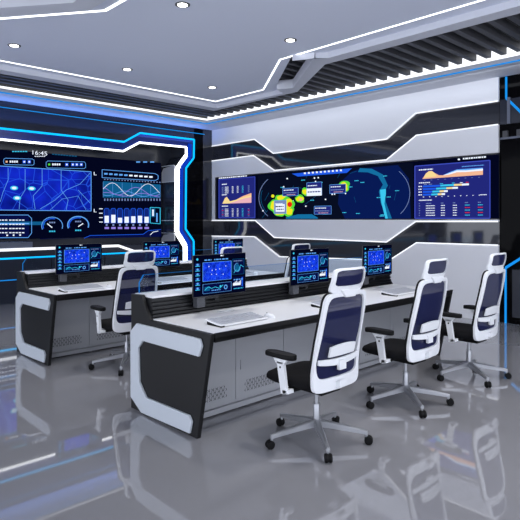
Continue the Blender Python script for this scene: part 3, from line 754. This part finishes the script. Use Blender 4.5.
# ------------------------------------------------------------------ office chairs
def make_chair():
    t = thing('office_chair', '', 'chair')
    BP = lambda x, z: -.192-.085*((z-.42)/.63)+.028*math.exp(-((z-.63)/.13)**2)+.45*x*x
    def se(a, n): c_, s_ = math.cos(a), math.sin(a); return (math.copysign(abs(c_)**(2/n), c_), math.copysign(abs(s_)**(2/n), s_))
    def outline(W, z0, z1, n, N=72, taper=.10, skew=0):
        zc, hh = (z0+z1)/2, (z1-z0)/2; o = []
        for k in range(N):
            x, z = se(2*PI*k/N, n); zz = zc+hh*z; o.append((W*x*(1-taper*z), zz))
        return o
    def ring(out, inn, th, yf, m):
        c = MB(); N = len(out); vs = []
        for (x, z), d in [(p, -1) for p in out]: vs.append((x, yf(x, z)-th, z))
        for (x, z) in inn: vs.append((x, yf(x, z)-th, z))
        for (x, z) in out: vs.append((x, yf(x, z)+th, z))
        for (x, z) in inn: vs.append((x, yf(x, z)+th, z))
        fs = []
        for k in range(N):
            j = (k+1) % N
            fs += [(k, j, N+j, N+k), (2*N+k, 3*N+k, 3*N+j, 2*N+j), (k, 2*N+k, 2*N+j, j), (N+k, N+j, 3*N+j, 3*N+k)]
        c.mesh(vs, fs, m); return c
    def sheet(W, z0, z1, yf, m, n=6, taper=.1, dy=0):
        c = MB(); rows = 14; cols = 10; vs = []; o = outline(W, z0, z1, n, 4*rows, taper)
        zc, hh = (z0+z1)/2, (z1-z0)/2
        for i in range(rows+1):
            zz = -1+2*i/rows; w = W*(max(0, 1-abs(zz)**n))**(1/n) if abs(zz) < 1 else W*.55
            w *= (1-taper*zz)
            for j in range(cols+1):
                x = w*(-1+2*j/cols); z = zc+hh*zz; vs.append((x, yf(x, z)+dy, z))
        fs = [(i*(cols+1)+j, i*(cols+1)+j+1, (i+1)*(cols+1)+j+1, (i+1)*(cols+1)+j) for i in range(rows) for j in range(cols)]
        c.mesh(vs, fs, m); return c
    out = outline(.232, .40, 1.055, 10, taper=.065); inn = outline(.205, .488, 1.028, 8, taper=.065)
    bf = ring(out, inn, .013, BP, M['white']).build('back_frame', t, smooth=True, bevel=.004, angle=50)
    # dark lining seen round the inside of the frame
    ring(outline(.236, .43, 1.06, 10, taper=.065), outline(.224, .445, 1.048, 10, taper=.065), .006, lambda x, z: BP(x, z)+.018, M['pad']).build('dark_lining', bf, smooth=True)
    sheet(.213, .470, 1.04, BP, M['navy'], 9, .065, .004).build('mesh_back', t, smooth=True, label='dark blue see-through mesh')
    # lumbar support
    c = MB(); N = 16
    for z0, z1, w, dy in ((.588, .622, .208, -.022), (.632, .70, .132, -.03)):
        vs = []
        for i in range(N+1):
            x = w*(-1+2*i/N)
            for z in (z0, z1):
                zz = z+(.012*(1-(x/w)**2) if z == z1 else 0)-(.02*(1-(x/w)**2) if z0 < .6 else 0)
                y = BP(x, z)+dy; vs += [(x, y-.008, zz), (x, y+.008, zz)]
        fs = []
        for i in range(N):
            a = i*4; b = a+4
            fs += [(a, a+2, b+2, b), (a+1, b+1, b+3, a+3), (a, b, b+1, a+1), (a+2, a+3, b+3, b+2)]
        fs += [(0, 1, 3, 2), (N*4, N*4+2, N*4+3, N*4+1)]
        c.mesh(vs, fs, M['white'])
    c.box(-.035, .035, BP(0, .55)-.042, BP(0, .55)-.016, .535, .60, M['white'])
    c.build('lumbar_support', t, smooth=True, bevel=.003)
    # headrest
    HP = lambda x, z: BP(0, 1.05)-.012+1.4*x*x-.06*((z-1.07)/.13)+.05*max(0, (z-1.10)/.1)**2*.6
    hf = ring(outline(.170, 1.05, 1.215, 6, taper=.02), outline(.148, 1.098, 1.200, 6, taper=.02), .010, HP, M['white']).build('headrest_frame', t, smooth=True, bevel=.003, angle=50)
    sheet(.150, 1.09, 1.205, HP, M['navy'], 5, .02, .004).build('headrest_mesh', hf, smooth=True, label='dark blue mesh pad')
    c = MB(); c.prism([(-.05, BP(0, 1.03)-.022, 1.022), (.05, BP(0, 1.03)-.022, 1.022), (.10, BP(0, 1.05)-.022, 1.075), (-.10, BP(0, 1.05)-.022, 1.075)], (0, .022, 0), M['white'])
    c.build('headrest_bracket', hf, bevel=.006)
    # seat
    c = MB(); N = 40; vs = []; prof = [(.55, .405), (.93, .408), (1.0, .425), (1.0, .445), (.96, .463), (.82, .474), (.5, .474), (.12, .470)]
    for s_, z in prof:
        for k in range(N):
            a = 2*PI*k/N; x, y = se(a, 4.2)
            yy = y*.25*s_+.082; vs.append((x*.245*s_*(1.0 if y < 0 else 1-.06*y), yy, z-(.028*max(0, (yy-.22)/.12)**2)))
    fs = [(i*N+k, i*N+(k+1) % N, (i+1)*N+(k+1) % N, (i+1)*N+k) for i in range(len(prof)-1) for k in range(N)]+[tuple(range(N))[::-1], tuple(range((len(prof)-1)*N, len(prof)*N))]
    c.mesh(vs, fs, M['fabric']); c.build('seat', t, smooth=True, angle=60)
    c = MB(); c.box(-.10, .10, -.13, .12, .355, .408, M['pad']); c.prism([(-.035, -.10, .37), (-.035, -.10, .40), (-.035, -.235, .47), (-.035, -.235, .425)], (.07, 0, 0), M['white']); 
    c.box(-.235, .235, -.01, .06, .385, .402, M['pad']); c.tube([(.10, .06, .375), (.23, .07, .37)], .006, M['pad'], 8)
    c.build('seat_mechanism', t, bevel=.004)
    c = MB(); c.lathe([(.034, .095), (.034, .145), (.023, .15), (.023, .25), (.020, .255)], (0, 0, 0), M['metal'], 20); c.lathe([(.013, .25), (.013, .36)], (0, 0, 0), M['metal'], 16); c.build('gas_lift', t, smooth=True)
    # arms
    for s_ in (-1, 1):
        x = s_*.29
        c = MB()
        c.prism([(x-.013, .09, .585), (x-.013, .03, .585), (x-.013, .0, .385), (x-.013, .05, .375)], (.026, 0, 0), M['white'])
        c.prism([(x-.013, .035, .375), (x-.013, -.015, .385), (x-.013, -.01, .41), (x-.013, .035, .405)], (-s_*.06, 0, 0), M['white'])
        c.prism([(x-.013, .13, .615), (x-.013, -.01, .615), (x-.013, .025, .57), (x-.013, .095, .57)], (.026, 0, 0), M['white'])
        c.lathe([(.008, -.015), (.008, .015)], (x, .055, .55), M['pad'], 12, 'x')
        arm = c.build('armrest', t, bevel=.006)
        c = MB(); N = 28; vs = []
        for sc_, z in ((.8, .612), (1, .62), (1, .636), (.9, .645), (.5, .648)):
            for k in range(N):
                a = 2*PI*k/N; px, py = se(a, 3); vs.append((x+px*.045*sc_, .062+py*.13*(.94+.06*sc_), z-.012*max(0, py-.6)))
        fs = [(i*N+k, i*N+(k+1) % N, (i+1)*N+(k+1) % N, (i+1)*N+k) for i in range(4) for k in range(N)]+[tuple(range(N))[::-1], tuple(range(4*N, 5*N))]
        c.mesh(vs, fs, M['pad']); c.build('arm_pad', arm, smooth=True, label='black arm pad')
    # five-star base
    for k in range(5):
        a = math.radians(160.7+72*k); d = Vector((math.cos(a), math.sin(a), 0)); sd = Vector((-d.y, d.x, 0))
        c = MB(); vs = []; N = 6; st = []
        for i in range(N+1):
            f_ = i/N; r = .015+.335*f_; zt_ = .142-.056*f_**1.1; w = .022*(1-f_)+.012*f_; hh = .042*(1-f_)+.018*f_
            for sx, zz in ((-1, -hh), (1, -hh), (1, 0), (.6, .006), (-.6, .006), (-1, 0)): vs.append(d*r+sd*(sx*w)+Vector((0, 0, zt_+zz)))
        fs = [(i*6+j, (i+1)*6+j, (i+1)*6+(j+1) % 6, i*6+(j+1) % 6) for i in range(N) for j in range(6)]+[tuple(range(6)), tuple(range(N*6, N*6+6))[::-1]]
        c.mesh(vs, fs, M['metal']); c.tube([d*.342+Vector((0, 0, .092)), d*.342+Vector((0, 0, .05))], .009, M['metal'], 10)
        leg = c.build('base_leg', t, smooth=True, angle=35)
        c = MB(); p = d*.355
        for s_ in (-1, 1):
            q = p+sd*(s_*.013); ax = sd; vs = []; N = 20
            u_ = Vector((0, 0, 1)); w_ = ax.cross(u_)
            for rr_, h_ in ((.018, -.010), (.026, -.009), (.029, -.004), (.029, .004), (.026, .009), (.018, .010)):
                for j in range(N):
                    b_ = 2*PI*j/N; vs.append(q+ax*h_+(u_*math.cos(b_)+w_*math.sin(b_))*rr_+Vector((0, 0, .029)))
            fs = [(i*N+j, i*N+(j+1) % N, (i+1)*N+(j+1) % N, (i+1)*N+j) for i in range(5) for j in range(N)]+[tuple(range(N))[::-1], tuple(range(5*N, 6*N))]
            c.mesh(vs, fs, M['pad'])
        c.tube([p-sd*.013+Vector((0, 0, .029)), p+sd*.013+Vector((0, 0, .029))], .024, M['pad'], 12)
        c.build('caster', leg, smooth=True, angle=40, label='black twin-wheel caster')
    return t
ch = make_chair()
cpos = [(2.90, 2.477, 0, 'white-framed office chair nearest the camera, at the front desk'), (4.03, 2.47, 0, 'middle of the three office chairs at the front desk'),
        (5.14, 2.453, 0, 'office chair farthest right, at the right end of the front desk'),
        (2.93, 5.08, -2, 'office chair at left end of rear desk, partly hidden by the front desk'), (4.08, 5.02, 0, 'office chair showing only its headrest above the nearest monitor'),
        (5.25, 5.02, 0, 'office chair of the rear desk, partly hidden behind the middle front desk monitor')]
for i, (x, y, a, lb) in enumerate(cpos):
    o = ch if i == 0 else copy_tree(ch)
    o.location = (x, y, 0); o.rotation_euler = (0, 0, math.radians(a)); o['label'] = lb; o['group'] = 'white and navy office chairs at the desks'

# unseen area lamps added below the soffit, without fittings
area(XS+.16, 3.4, 3.62, .1, 12.0, 22, (.86, .92, 1), (0, math.radians(-35), 0))  # added wash that brightens the right wall from above
area(2.4, YW-.12, 3.28, 11.0, .12, 32, (.14, .32, 1), (math.radians(180), 0, 0))  # added blue fill aimed upward to tint the left soffit
# ------------------------------------------------------------------ even ambient fill, entering where the room is left open behind the camera
w = bpy.data.worlds.new('world'); SC.world = w; w.use_nodes = True
w.node_tree.nodes['Background'].inputs[0].default_value = (.78, .82, .92, 1)
w.node_tree.nodes['Background'].inputs[1].default_value = 2.9
